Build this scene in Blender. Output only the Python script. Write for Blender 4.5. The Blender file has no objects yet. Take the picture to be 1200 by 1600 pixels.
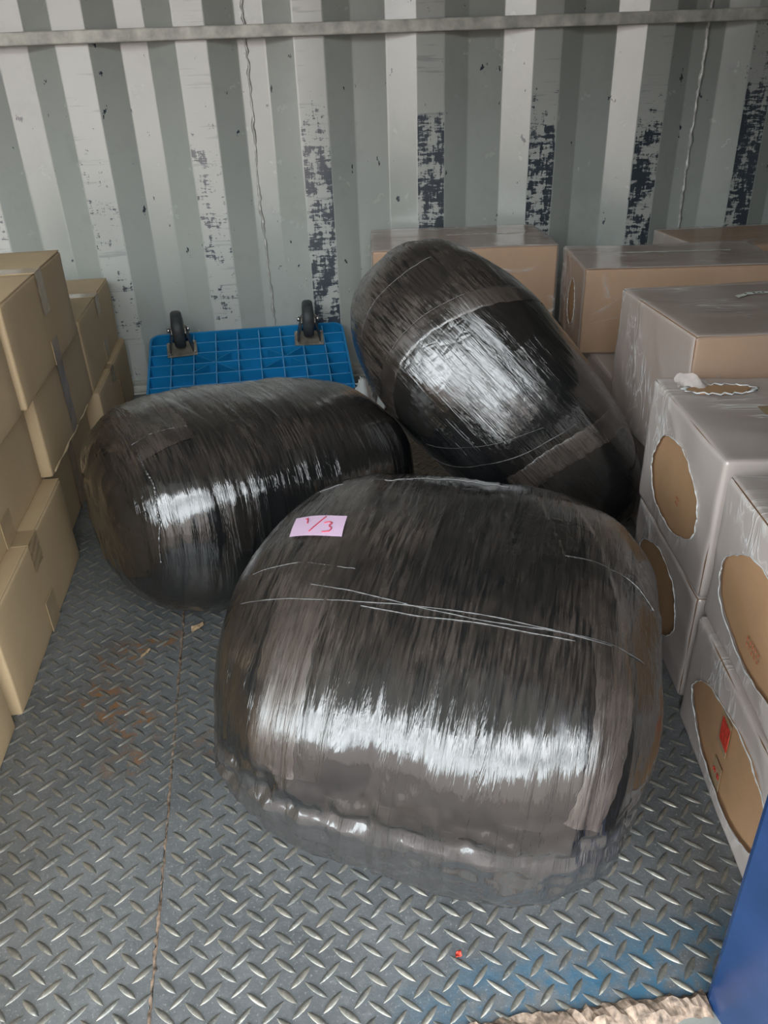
import bpy, bmesh, math, random
import numpy as np
from math import sin, cos, pi, radians
from mathutils import Matrix, Vector

scn = bpy.context.scene
C = scn.collection

# ------------------------------------------------------------------ camera
CAM = np.array([0, 0, .756])
YAW, PITCH, ROLL = radians(8), radians(28.9), radians(2.1)
fwd = np.array([sin(YAW)*cos(PITCH), cos(YAW)*cos(PITCH), -sin(PITCH)])
rgt = np.cross(fwd, [0, 0, 1]); rgt /= np.linalg.norm(rgt)
upv = np.cross(rgt, fwd)
r2 = cos(ROLL)*rgt - sin(ROLL)*upv
u2 = sin(ROLL)*rgt + cos(ROLL)*upv
cd = bpy.data.cameras.new('camera'); cam = bpy.data.objects.new('camera', cd); C.objects.link(cam)
M4 = Matrix.Identity(4)
for i in range(3):
    M4[i][0], M4[i][1], M4[i][2], M4[i][3] = r2[i], u2[i], -fwd[i], CAM[i]
cam.matrix_world = M4
cd.sensor_fit = 'VERTICAL'; cd.sensor_height = 36; cd.lens = 27; cd.clip_start = .02
scn.camera = cam

# ------------------------------------------------------------------ sky, daylight through the side door
w = bpy.data.worlds.new('sky'); scn.world = w; w.use_nodes = True
nt = w.node_tree; nt.nodes.clear()
out = nt.nodes.new('ShaderNodeOutputWorld'); bg = nt.nodes.new('ShaderNodeBackground')
tc = nt.nodes.new('ShaderNodeTexCoord'); sp = nt.nodes.new('ShaderNodeSeparateXYZ')
rp = nt.nodes.new('ShaderNodeValToRGB')
nt.links.new(tc.outputs['Generated'], sp.inputs[0]); nt.links.new(sp.outputs[2], rp.inputs[0])
rp.color_ramp.elements[0].position = 0; rp.color_ramp.elements[0].color = (.80, .88, .90, 1)
rp.color_ramp.elements[1].position = .7; rp.color_ramp.elements[1].color = (.93, .97, 1, 1)
bg.inputs[1].default_value = 2.6
cn = nt.nodes.new('ShaderNodeTexNoise'); cn.inputs['Scale'].default_value = 5; cn.inputs['Detail'].default_value = 4
nt.links.new(tc.outputs['Generated'], cn.inputs['Vector'])
cr_ = nt.nodes.new('ShaderNodeMapRange'); cr_.inputs[1].default_value = .36; cr_.inputs[2].default_value = .62; cr_.inputs[3].default_value = 1.3; cr_.inputs[4].default_value = 4.2
nt.links.new(cn.outputs['Fac'], cr_.inputs[0]); nt.links.new(cr_.outputs[0], bg.inputs[1])
nt.links.new(rp.outputs[0], bg.inputs[0]); nt.links.new(bg.outputs[0], out.inputs[0])
w.cycles.sampling_method = 'AUTOMATIC'
OPX0, OPX1, OPZ = -1.75, .34, 1.5      # the open side door
pl = bpy.data.lights.new('door_portal', 'AREA'); pl.shape = 'RECTANGLE'; pl.size = OPX1-OPX0; pl.size_y = OPZ+.1
pl.cycles.is_portal = True
po = bpy.data.objects.new('door_portal', pl); C.objects.link(po)
po.location = ((OPX0+OPX1)/2, .34, OPZ/2); po.rotation_euler = (pi/2, 0, 0)
scn.view_settings.view_transform = 'Standard'; scn.view_settings.look = 'None'
scn.view_settings.gamma = 1; scn.view_settings.use_curve_mapping = False
scn.view_settings.exposure = 1.7

# ------------------------------------------------------------------ numpy noise
_perm = np.random.default_rng(7).random(4096)
def _h(a, b, c):
    return _perm[(a*73856093 ^ b*19349663 ^ c*83492791) & 4095]
def vnoise(P):
    P = np.asarray(P, float); I = np.floor(P).astype(np.int64); F = P-I; F = F*F*(3-2*F)
    r = 0
    for dx in (0, 1):
        for dy in (0, 1):
            for dz in (0, 1):
                wt = (F[:, 0] if dx else 1-F[:, 0])*(F[:, 1] if dy else 1-F[:, 1])*(F[:, 2] if dz else 1-F[:, 2])
                r = r+wt*_h(I[:, 0]+dx, I[:, 1]+dy, I[:, 2]+dz)
    return r*2-1
def ridged(P): return 1-np.abs(vnoise(P))*2

# ------------------------------------------------------------------ object helpers
def link(name, me, parent=None, mats=(), loc=None, rot=None):
    o = bpy.data.objects.new(name, me); C.objects.link(o)
    for m in mats:
        if me is not None: me.materials.append(m)
    if parent is not None: o.parent = parent
    if loc is not None: o.location = loc
    if rot is not None: o.rotation_euler = rot
    return o
def thing(name, label, cat, loc=(0, 0, 0), rz=0, group=None):
    o = link(name, None); o.location = loc; o.rotation_euler = (0, 0, rz)
    o['label'] = label; o['category'] = cat
    if group: o['group'] = group
    return o
def mesh(verts, faces, smooth=False, mi=None):
    me = bpy.data.meshes.new('m')
    me.from_pydata([tuple(map(float, v)) for v in verts], [], faces)
    if smooth: me.polygons.foreach_set('use_smooth', [True]*len(me.polygons))
    if mi is not None: me.polygons.foreach_set('material_index', mi)
    me.update(); return me
def box_vf(x0, x1, y0, y1, z0, z1):
    v = [(x, y, z) for z in (z0, z1) for y in (y0, y1) for x in (x0, x1)]
    f = [(0, 2, 3, 1), (4, 5, 7, 6), (0, 1, 5, 4), (2, 6, 7, 3), (0, 4, 6, 2), (1, 3, 7, 5)]
    return v, f
def boxes(bl):
    V, F = [], []
    for b in bl:
        v, f = box_vf(*b); n = len(V); V += v; F += [tuple(i+n for i in q) for q in f]
    return V, F
def bevel(me, wd, seg=2):
    bm = bmesh.new(); bm.from_mesh(me)
    bmesh.ops.bevel(bm, geom=bm.edges[:], offset=wd, segments=seg, affect='EDGES', profile=.5)
    bm.to_mesh(me); bm.free(); return me
def tube(pts, r, n=6, jit=0):
    pts = [Vector(p) for p in pts]; V, F = [], []
    for i, p in enumerate(pts):
        t = (pts[min(i+1, len(pts)-1)]-pts[max(i-1, 0)]).normalized()
        a = t.cross(Vector((.13, .21, .97))).normalized(); b = t.cross(a)
        rr = r*(1 if not jit else 1+jit*random.uniform(-1, 1))
        for k in range(n):
            V.append(p+a*cos(2*pi*k/n)*rr+b*sin(2*pi*k/n)*rr)
        if i:
            for k in range(n):
                F.append(((i-1)*n+k, (i-1)*n+(k+1) % n, i*n+(k+1) % n, i*n+k))
    F.append(tuple(range(n))[::-1]); F.append(tuple(range(len(V)-n, len(V))))
    return V, F
def lathe(prof, n=32, axis='x'):
    V, F = [], []
    for (a, r) in prof:
        for k in range(n):
            c, s = cos(2*pi*k/n)*r, sin(2*pi*k/n)*r
            V.append((a, c, s) if axis == 'x' else (c, s, a))
    m = len(prof)
    for i in range(m-1):
        for k in range(n):
            F.append((i*n+k, i*n+(k+1) % n, (i+1)*n+(k+1) % n, (i+1)*n+k))
    F.append(tuple(range(n))[::-1]); F.append(tuple(range((m-1)*n, m*n)))
    return V, F

# ------------------------------------------------------------------ materials
class NT:
    def __init__(s, name):
        s.m = bpy.data.materials.new(name); s.m.use_nodes = True; s.t = s.m.node_tree; s.t.nodes.clear()
        s.out = s.n('ShaderNodeOutputMaterial')
    def n(s, t, **k):
        x = s.t.nodes.new(t)
        for a, b in k.items(): setattr(x, a, b)
        return x
    def l(s, a, b): s.t.links.new(a, b)
    def set(s, sock, v):
        if isinstance(v, bpy.types.NodeSocket): s.l(v, sock)
        elif isinstance(v, (tuple, list)) and len(v) == 3 and sock.type == 'RGBA': sock.default_value = (*v, 1)
        else: sock.default_value = v
    def coord(s, which='Object', scale=(1, 1, 1), rot=(0, 0, 0)):
        t = s.n('ShaderNodeTexCoord'); mp = s.n('ShaderNodeMapping')
        mp.inputs['Scale'].default_value = scale; mp.inputs['Rotation'].default_value = rot
        s.l(t.outputs[which], mp.inputs[0]); return mp.outputs[0]
    def noise(s, vec, scale=5, detail=4, rough=.5, dist=0):
        x = s.n('ShaderNodeTexNoise'); s.l(vec, x.inputs['Vector'])
        x.inputs['Scale'].default_value = scale; x.inputs['Detail'].default_value = detail
        x.inputs['Roughness'].default_value = rough; x.inputs['Distortion'].default_value = dist
        return x.outputs['Fac']
    def ramp(s, f, stops):
        x = s.n('ShaderNodeValToRGB'); s.set(x.inputs[0], f)
        cr = x.color_ramp
        while len(cr.elements) < len(stops): cr.elements.new(.5)
        for e, (p, c) in zip(cr.elements, stops):
            e.position = p; e.color = (c, c, c, 1) if not isinstance(c, (tuple, list)) else (*c, 1)
        return x.outputs[0]
    def math(s, op, a, b=0., c=0.):
        x = s.n('ShaderNodeMath', operation=op); s.set(x.inputs[0], a); s.set(x.inputs[1], b); s.set(x.inputs[2], c); return x.outputs[0]
    def mix(s, f, a, b):
        x = s.n('ShaderNodeMix', data_type='RGBA'); s.set(x.inputs[0], f)
        s.set(x.inputs[6], a if not isinstance(a, tuple) else (*a, 1)); s.set(x.inputs[7], b if not isinstance(b, tuple) else (*b, 1))
        return x.outputs[2]
    def attr(s, name): 
        x = s.n('ShaderNodeAttribute', attribute_name=name); return x.outputs['Fac']
    def bump(s, h, strength=.3, dist=.002, norm=None):
        x = s.n('ShaderNodeBump'); s.set(x.inputs['Height'], h); s.set(x.inputs['Strength'], strength)
        x.inputs['Distance'].default_value = dist
        if norm is not None: s.l(norm, x.inputs['Normal'])
        return x.outputs[0]
    def bsdf(s, col, rough=.5, metal=0., spec=.5, normal=None, coat=0, coat_r=.1, out=True):
        p = s.n('ShaderNodeBsdfPrincipled'); s.set(p.inputs['Base Color'], col); s.set(p.inputs['Roughness'], rough)
        s.set(p.inputs['Metallic'], metal); s.set(p.inputs['Specular IOR Level'], spec)
        p.inputs['Coat Weight'].default_value = coat; p.inputs['Coat Roughness'].default_value = coat_r
        if normal is not None: s.l(normal, p.inputs['Normal'])
        if out: s.l(p.outputs[0], s.out.inputs[0])
        return p.outputs[0]

def simple(name, col, rough=.5, metal=0, spec=.5, var=.15, scale=20, bump=.1, bscale=60):
    t = NT(name); v = t.coord()
    n = t.noise(v, scale, 5); a = tuple(c*(1-var) for c in col); b = tuple(min(1, c*(1+var)) for c in col)
    c = t.mix(t.ramp(n, [(.3, 0), (.7, 1)]), a, b)
    t.bsdf(c, rough, metal, spec, t.bump(t.noise(v, bscale, 3), bump, .001)); return t.m

def m_wall():
    t = NT('worn grey green paint')
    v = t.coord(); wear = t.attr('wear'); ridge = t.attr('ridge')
    base = t.mix(t.noise(v, 2.2, 5, .6), (.31, .333, .312), (.40, .42, .392))
    # grime blotches
    g = t.ramp(t.noise(v, 9, 8, .7), [(.52, 0), (.72, .45)])
    base = t.mix(g, base, (.26, .28, .26))
    # small dark chips everywhere
    ch = t.ramp(t.noise(t.coord(scale=(1, 1, .55)), 42, 4, .6), [(.69, 0), (.70, 1)])
    # rubbed rib faces: horizontal scrapes, blocky
    a = t.noise(t.coord(scale=(22, 22, 110)), 1, 6, .75, .5)
    b = t.noise(t.coord(scale=(150, 150, 24)), 1, 5, .7, .2)
    cc = t.noise(t.coord(scale=(26, 26, 15)), 1, 3, .6)
    sm = t.math('ADD', t.math('MULTIPLY', a, .55), t.math('ADD', t.math('MULTIPLY', b, .3), t.math('MULTIPLY', cc, .45)))
    th = t.math('SUBTRACT', .865, t.math('MULTIPLY', wear, .23))
    rub = t.math('MULTIPLY', t.math('GREATER_THAN', sm, th), t.math('GREATER_THAN', ridge, .5))
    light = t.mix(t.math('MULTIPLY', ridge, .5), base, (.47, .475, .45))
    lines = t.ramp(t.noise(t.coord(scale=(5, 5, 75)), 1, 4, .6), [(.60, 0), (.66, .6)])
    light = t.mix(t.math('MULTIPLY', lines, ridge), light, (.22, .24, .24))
    dark = t.mix(t.noise(v, 7, 3), (.018, .032, .045), (.045, .055, .075))
    col = t.mix(t.math('MAXIMUM', rub, ch), light, dark)
    h = t.math('SUBTRACT', t.noise(v, 12, 4, .5), t.math('MULTIPLY', rub, .4))
    rough = t.math('ADD', t.math('MULTIPLY', t.noise(v, 15, 5, .6), .16), .17)
    rough = t.math('ADD', rough, t.math('MULTIPLY', ridge, .12))
    t.bsdf(col, rough, 0, 1., t.bump(h, .25, .002), coat=.9, coat_r=.22); return t.m

def m_floor():
    t = NT('worn steel plate'); v = t.coord()
    n = t.noise(v, 6, 8, .65); n2 = t.noise(v, 110, 5, .75)
    c = t.mix(t.ramp(n, [(.35, 0), (.65, 1)]), (.12, .132, .14), (.205, .218, .228))
    c = t.mix(t.ramp(n2, [(.5, 0), (.75, .55)]), c, (.30, .31, .31))
    sp_ = t.ramp(t.noise(v, 330, 3, .6), [(.60, 0), (.70, .8)])
    c = t.mix(sp_, c, (.42, .42, .40))
    rust = t.math('MULTIPLY', t.attr('rust'), t.ramp(t.noise(v, 38, 6, .7), [(.50, 0), (.58, 1)]))
    c = t.mix(rust, c, (.30, .155, .07))
    blue = t.math('MULTIPLY', t.attr('blue'), t.ramp(t.noise(v, 22, 6, .7), [(.40, 0), (.56, .85)]))
    c = t.mix(blue, c, (.05, .17, .28))
    rough = t.ramp(t.noise(v, 18, 7, .7), [(.3, .27), (.7, .55)])
    t.bsdf(c, rough, .35, .7, t.bump(t.math('ADD', t.noise(v, 35, 6, .6), t.math('MULTIPLY', n2, .6)), .5, .002)); return t.m
def m_bar():
    t = NT('rubbed tread steel'); v = t.coord()
    g = t.n('ShaderNodeNewGeometry'); mp = t.n('ShaderNodeMapping'); t.l(g.outputs['Position'], mp.inputs[0]); v = mp.outputs[0]
    c = t.mix(t.ramp(t.noise(v, 45, 5, .6), [(.4, 0), (.6, 1)]), (.16, .165, .155), (.26, .245, .21))
    c = t.mix(t.ramp(t.noise(v, 300, 3), [(.55, 0), (.7, .7)]), c, (.36, .35, .31))
    t.bsdf(c, .36, .55, .6, t.bump(t.noise(v, 400, 3), .2, .0005)); return t.m

def m_card(name, col, dark):
    t = NT(name); v = t.coord()
    fl = t.noise(t.coord(scale=(1, 1, 6)), 60, 4, .6)
    c = t.mix(t.ramp(t.noise(v, 5, 5, .6), [(.35, 0), (.7, 1)]), dark, col)
    c = t.mix(t.ramp(fl, [(.45, 0), (.8, .35)]), c, tuple(x*.8 for x in col))
    t.bsdf(c, .62, 0, .35, t.bump(t.math('ADD', t.noise(v, 9, 4), t.math('MULTIPLY', t.noise(t.coord(scale=(1, 1, 8)), 120, 2), .12)), .35, .004)); return t.m

def m_wrap(name, across=True, light=0.):
    # black stretch film: fine creases run round the bale, glossy; overlapped patches lie smoother
    t = NT(name)
    def sc(a, b): return (a, b, b) if across else (b, b, a)
    fine = t.noise(t.coord(scale=sc(330, 22)), 1, 3, .6, .35)
    mid = t.noise(t.coord(scale=sc(100, 9)), 1, 4, .6, .7)
    sharp = t.math('SUBTRACT', 1., t.math('ABSOLUTE', t.math('SUBTRACT', t.math('MULTIPLY', mid, 2.), 1.)))
    sharp = t.math('POWER', sharp, 5.)
    crum = t.n('ShaderNodeTexVoronoi', feature='DISTANCE_TO_EDGE'); t.l(t.coord(scale=(40, 26, 26), rot=(.3, .2, .5)), crum.inputs['Vector'])
    crum.inputs['Scale'].default_value = 1.6
    cell = t.n('ShaderNodeTexVoronoi', distance='CHEBYCHEV'); t.l(t.coord(scale=sc(15, 8)), cell.inputs['Vector'])
    cell.inputs['Scale'].default_value = 1; cell.inputs['Randomness'].default_value = .8
    sx = t.n('ShaderNodeSeparateColor'); t.l(cell.outputs['Color'], sx.inputs[0])
    lo = t.noise(t.coord(scale=(10, 10, 10)), 1, 3, .5)
    bm_ = t.ramp(sx.outputs[0], [(.2, .35), (.45, .75), (.7, 1.0), (.9, .5)])
    h = t.math('ADD', t.math('MULTIPLY', fine, .42), t.math('ADD', t.math('MULTIPLY', mid, .6), t.math('MULTIPLY', sharp, .35)))
    cr = t.math('MULTIPLY', t.attr('crumple'), crum.outputs['Distance'])
    h = t.math('ADD', h, t.math('MULTIPLY', cr, 2.6))
    nb = t.bump(h, t.math('MULTIPLY', bm_, .8), .0019)
    nb2 = t.bump(t.math('ADD', lo, t.math('MULTIPLY', sx.outputs[1], .10)), .3, .010, nb)
    col = t.mix(sx.outputs[2], (.005, .006, .007), (.013, .012, .011))
    dust_floorgrey = t.math('MINIMUM', 1., t.math('ADD', light, t.math('MULTIPLY', t.attr('dusty'), t.ramp(fine, [(.38, .05), (.60, 1)]))))
    dust_floorgrey = t.math('MULTIPLY', dust_floorgrey, t.ramp(t.noise(t.coord(scale=(13, 9, 9)), 1, 4, .6), [(.38, .25), (.6, 1)]))
    col = t.mix(dust_floorgrey, col, (.062, .050, .043))
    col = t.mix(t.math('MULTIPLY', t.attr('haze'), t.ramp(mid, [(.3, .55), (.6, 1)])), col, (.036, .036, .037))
    rough = t.math('ADD', .09, t.math('MULTIPLY', dust_floorgrey, .30))
    t.bsdf(col, rough, 0, .85, nb2, coat=.10, coat_r=.2); return t.m

def m_film(name, tint=(.64, .575, .545)):
    # milky stretch film; 'op' attribute = how many layers thick
    t = NT(name)
    n = t.noise(t.coord(scale=(5, 5, 3), rot=(.4, .3, .2)), 1, 3, .5, .8)
    st = t.noise(t.coord(scale=(5, 26, 11), rot=(.6, .1, .1)), 1, 2, .5, 1.4)
    rg = t.math('POWER', t.math('SUBTRACT', 1., t.math('ABSOLUTE', t.math('SUBTRACT', t.math('MULTIPLY', st, 2.), 1.))), 22.)
    msk = t.ramp(t.noise(t.coord(scale=(7, 7, 7)), 1, 2, .5), [(.5, 0), (.62, 1)])
    rg = t.math('MULTIPLY', rg, msk)
    h = t.math('ADD', n, t.math('MULTIPLY', rg, .35))
    nb = t.bump(h, .4, .006)
    b = t.bsdf(t.mix(rg, tint, (.86, .86, .86)), .15, 0, .9, nb, out=False)
    tr = t.n('ShaderNodeBsdfTransparent')
    tl = t.n('ShaderNodeBsdfTranslucent'); t.set(tl.inputs[0], tint)
    mx0 = t.n('ShaderNodeMixShader'); mx0.inputs[0].default_value = .15; t.l(b, mx0.inputs[1]); t.l(tl.outputs[0], mx0.inputs[2])
    op = t.math('MINIMUM', 1., t.math('ADD', t.math('MULTIPLY', t.attr('op'), t.math('ADD', .75, t.math('MULTIPLY', n, .5))), t.math('MULTIPLY', rg, .4)))
    mx = t.n('ShaderNodeMixShader'); t.set(mx.inputs[0], op); t.l(tr.outputs[0], mx.inputs[1]); t.l(mx0.outputs[0], mx.inputs[2])
    t.l(mx.outputs[0], t.out.inputs[0]); return t.m

WALL = m_wall(); FLOOR = m_floor(); BAR = m_bar()
RAILM = simple('worn grey rail paint', (.46, .455, .41), .45, 0, .5, .35, 30, .4, 60)
WELD = simple('rough weld metal', (.42, .42, .40), .35, .3, .6, .3, 60, .9, 160)
RUST = simple('rusty dusty sill steel', (.22, .165, .125), .6, .2, .4, .75, 130, 1., 160)
INNER = simple('grey interior paint', (.27, .28, .26), .5)
BLUE = simple('blue painted steel post', (.013, .038, .115), .25, 0, .6, .2, 12, .1, 30)
CARD = m_card('pale brown corrugated board', (.51, .385, .235), (.45, .33, .195))
CARDB = m_card('orange brown corrugated board', (.46, .28, .155), (.38, .225, .12))
CARDE = simple('cut board edge', (.60, .46, .29), .7)
TAPE = simple('clear brown packing tape', (.35, .255, .15), .24, 0, .4, .12, 20, .35, 45)
WRAP = [m_wrap('black stretch film wrap'), m_wrap('black stretch film wrap lengthwise', False)]
BANDM = [m_wrap('smooth overlapped film band', True, .5), m_wrap('smooth overlapped film band lengthwise', False, .5)]
STRAND = simple('taut film strand', (.06, .06, .06), .10, 0, 1., .2, 30, .3, 60)
FILM = m_film('milky stretch film')
RIM = simple('torn film edge', (.62, .64, .64), .25, 0, .6, .1, 30, .6, 80)
PINK = simple('pink paper', (.60, .43, .58), .7, 0, .3, .04, 8, .2, 40)
INK = simple('red ink', (.45, .03, .06), .6)
REDP = simple('mottled red print', (.55, .05, .03), .45, 0, .5, .6, 220, .5, 200)
PRINT = simple('faint red print', (.42, .15, .08), .6)
FAINT = simple('faint brown print', (.30, .19, .10), .6)
PLASTIC = simple('bright blue plastic', (.010, .20, .45), .38, 0, .5, .22, 7, .25, 18)
PLEDGE = simple('pale worn blue rib edge', (.10, .33, .60), .5, 0, .4, .2, 30, .2, 50)
RUBBER = simple('black rubber tyre', (.035, .038, .04), .55, 0, .4, .3, 60, .3, 80)
CASTM = simple('dark caster bracket metal', (.06, .055, .05), .35, .6, .5, .3, 40, .2, 80)
PLATEM = simple('dusty zinc mounting plate', (.30, .27, .22), .45, .5, .5, .3, 40, .3, 80)
BOLT = simple('bright bolt steel', (.55, .53, .5), .3, .9)
WHITE = simple('white tape and glare strip', (.72, .75, .70), .6, 0, .3, .06, 30, .2, 80)
DARKP = simple('dark printed marks', (.05, .06, .06), .6)
SCRAP = simple('tan cardboard scrap', (.42, .30, .18), .7)
ASPH = simple('yard concrete', (.17, .14, .125), .9, 0, .2, .25, 2)
BRICK = simple('pale pinkish yard wall render', (.47, .40, .37), .9, 0, .2, .2, 1.5)

# ------------------------------------------------------------------ setting: corrugated back wall
YB, YR = 2.302, 2.266
ridges = [-2.03, -1.74, -1.45, -1.155, -.863, -.56, -.27+.27-.404, -.119, .172, .484, .80, 1.112, 1.42, 1.73, 2.04]
ridges = [-2.16, -1.87, -1.58, -1.285, -.99, -.697, -.404, -.119, .172, .484, .80, 1.112, 1.425, 1.74, 2.05]
wearv = {-.404: .60, -.119: .68, .172: .97, .484: 1.0, .80: .95, 1.112: .97, 1.425: 1.08, -.697: .6}
def wall_sheet(i0, i1, xa, xb, name, parent):
    xs = [(xa, YB, 0, 0)]
    for i in range(i0, i1):
        r = ridges[i]; hw = .038; sl = .072
        wv = wearv.get(r, .6)
        e = .0035; k = (YB-YR)/sl; ex = e*.82
        xs += [(r-hw-sl-e, YB, 0, wv), (r-hw-sl, YB-.0006, 0, wv), (r-hw-sl+ex, YB-k*ex, 0, wv),
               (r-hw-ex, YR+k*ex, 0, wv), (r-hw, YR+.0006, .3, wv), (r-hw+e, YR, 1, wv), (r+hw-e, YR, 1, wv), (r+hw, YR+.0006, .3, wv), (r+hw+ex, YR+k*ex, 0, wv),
               (r+hw+sl-ex, YB-k*ex, 0, wv), (r+hw+sl, YB-.0006, 0, wv), (r+hw+sl+e, YB, 0, wv)]
    xs += [(xb, YB, 0, 0)]
    zs = [0, .06, .15, .25, .35, .45, .55, .62, .68, .71, .74, .78, .83, .9, 1.0, 1.2, 1.5, 1.85]
    V, F, wr, rg = [], [], [], []
    for z in zs:
        for (x, y, g, wv) in xs:
            dent = .0015*math.sin(7*z+3*x*5)
            V.append((x, y+dent, z)); rg.append(g)
            top = 1.0 if z < .62 else max(.0, 1-(z-.62)/.2)
            if abs(wv-1.0) < .001: top = 1.0 if z < .69 else .25
            if wv > 1.02: top = 1.0 if z < .74 else .6
            wr.append(wv*(top*.9+.1)*(1.0 if z > .1 else .8))
    n = len(xs)
    for j in range(len(zs)-1):
        for i in range(n-1):
            F.append((j*n+i, j*n+i+1, (j+1)*n+i+1, (j+1)*n+i))
    me = mesh(V, F, True)
    a = me.attributes.new('wear', 'FLOAT', 'POINT'); a.data.foreach_set('value', wr)
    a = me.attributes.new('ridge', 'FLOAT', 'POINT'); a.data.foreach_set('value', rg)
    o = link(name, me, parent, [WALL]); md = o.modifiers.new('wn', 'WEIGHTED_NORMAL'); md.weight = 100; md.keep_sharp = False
    return o
wb = link('wall_back', None); wb['kind'] = 'structure'
WX = [-2.35, 0.012, 1.262, 2.25]
SPL = [0, 8, 12, 15]
for k in range(3):
    wall_sheet(SPL[k], SPL[k+1], WX[k], WX[k+1], 'corrugated_sheet', wb)
random.seed(3)
for (x, r) in ((.012, .0035), (1.262, .005)):
    pts = [(x+random.uniform(-.0025, .0025)+.003*sin(z*9), YB-.0015, z) for z in np.arange(0.02, 1.84, .012)]
    V, F = tube(pts, r, 6, .5); link('weld_bead', mesh(V, F, True), wb, [WELD])
def struct(name, V, F, m, bv=0, parent=None):
    me = mesh(V, F)
    if bv: bevel(me, bv)
    o = link(name, me, parent, [m])
    if parent is None: o['kind'] = 'structure'
    return o
# lashing rail along the ribs
V, F = boxes([(-2.3, 2.2, 2.243, 2.2655, -.015, .013)])
rail = struct('trim_1', V, F, RAILM, .003); rail.location = (0, 0, .8895); rail.rotation_euler = (0, -radians(.35), 0)
# bottom angle of the wall
V, F = boxes([(-2.3, 2.2, 2.215, 2.2655, .0, .022), (-2.3, 2.2, 2.20, 2.215, .0, .006)])
struct('trim_2', V, F, RAILM, .002)
# rest of the body: ceiling, side walls, header and jamb round the open side door
struct('ceiling', *boxes([(-2.4, 2.3, .30, 2.40, 1.85, 1.90)]), INNER)
struct('wall_left', *boxes([(-2.4, -2.35, .30, 2.36, 0, 1.85)]), INNER)
struct('wall_right', *boxes([(2.25, 2.3, .30, 2.36, 0, 1.85)]), INNER)
struct('wall_front', *boxes([(-2.35, OPX0, .30, .345, 0, 1.85), (.48, 2.25, .30, .345, 0, 1.85), (OPX0, .48, .30, .345, OPZ, 1.85)]), INNER)
# blue door post
V = [(.338, .364, 0), (.47, .364, 0), (.47, .285, 0), (.352, .285, 0)]
VV = [(x, y, z) for z in (-.25, 1.62) for (x, y, _) in V]
FF = [(0, 1, 2, 3), (7, 6, 5, 4), (0, 4, 5, 1), (1, 5, 6, 2), (2, 6, 7, 3), (3, 7, 4, 0)]
struct('door_1', VV, FF, BLUE, .006)
# unseen canopy, added outside to cut the high sky mirrored in the bales
struct('ceiling_canopy_added', *boxes([(-6, 6, -1.5, .29, 2.55, 2.65)]), INNER)
# yard outside and the building across it
struct('ground', *boxes([(-40, 40, -40, .2, -1.06, -1.0)]), ASPH)
struct('wall_yard', *boxes([(-30, 30, -14.4, -14, -1.0, 4.2)]), BRICK)

# ------------------------------------------------------------------ floor: two tread plates
SEAM = [(.36, -.1775), (.5, -.179), (.65, -.181), (.85, -.185), (1.05, -.190), (1.5, -.203), (2.21, -.222)]
def seam_x(y): return float(np.interp(y, [s[0] for s in SEAM], [s[1] for s in SEAM]))
def plate(name, xa, xb, parent):
    nx, ny = 70, 110; V, F, ru, bl = [], [], [], []
    rs = [(-.28, .98, .05), (-.235, .83, .045), (-.262, .87, .05), (-.30, .90, .05), (-.22, 1.02, .04), (-.24, .76, .03), (-.13, .78, .03), (-.02, 1.0, .03)]
    for j in range(ny+1):
        y = .366+(2.215-.366)*j/ny; sx = seam_x(y)
        x0 = xa if xa is not None else sx+.0012; x1 = xb if xb is not None else sx-.0012
        for i in range(nx+1):
            x = x0+(x1-x0)*i/nx
            V.append((x, y, .0006*sin(x*9)*sin(y*7)))
            ru.append(max([max(0, 1-((x-a)**2+(y-b)**2)**.5/r) for a, b, r in rs]))
            bl.append(max(0, min(1, (.455-y)/.05))*max(0, min(1, (x-.02)/.15)))
    for j in range(ny):
        for i in range(nx):
            k = j*(nx+1)+i; F.append((k, k+1, k+nx+2, k+nx+1))
    me = mesh(V, F, True)
    a = me.attributes.new('rust', 'FLOAT', 'POINT'); a.data.foreach_set('value', [min(1, q*2.2) for q in ru])
    a = me.attributes.new('blue', 'FLOAT', 'POINT'); a.data.foreach_set('value', bl)
    return link(name, me, parent, [FLOOR])
fl = link('floor', None); fl['kind'] = 'structure'
pL = plate('steel_plate', -1.9, None, fl); pR = plate('steel_plate', None, 1.9, fl)
struct('floor_base', *boxes([(-2.35, 2.25, .32, 2.36, -.06, -.004)]), INNER)
# tread bars: two crossing sets
def bar_mesh(L=.0280, W=.0060, H=.0019):
    V, F = [], []; n = 7
    for i in range(n):
        t = -1+2*i/(n-1); wv = W/2*(1-abs(t)**2.0)**.8+.0001; hh = H*(1-abs(t)**2.6)
        x = t*L/2
        V += [(x, -wv, 0), (x, -wv*.35, hh), (x, wv*.35, hh), (x, wv, 0)]
    for i in range(n-1):
        for k in range(3):
            a = i*4+k; F.append((a, a+4, a+5, a+1))
    return V, F
BV, BF = bar_mesh(); BVn = np.array(BV)
bme = mesh(BV, BF, True); bme.materials.append(BAR)
bars = []
for (x0, y0, p, q, lft) in ((.3661, .447, .0287, .02872, False), (-.2035+.0148, .4634+.0147, .0296, .02945, True)):
    for i in range(-120, 120):
        for j in range(-4, 66):
            for kind in (0, 1):
                x = x0+(i+.5*kind)*p; y = y0+(j+.5*kind)*q
                if not (.372 < y < 2.195): continue
                sx = seam_x(y)
                if lft and not (-.80 < x < sx-.003): continue
                if not lft and not (sx+.004 < x < 1.0): continue
                bars.append((x, y, radians(42) if kind == 0 else radians(-44)))
bars = np.array(bars)
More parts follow.
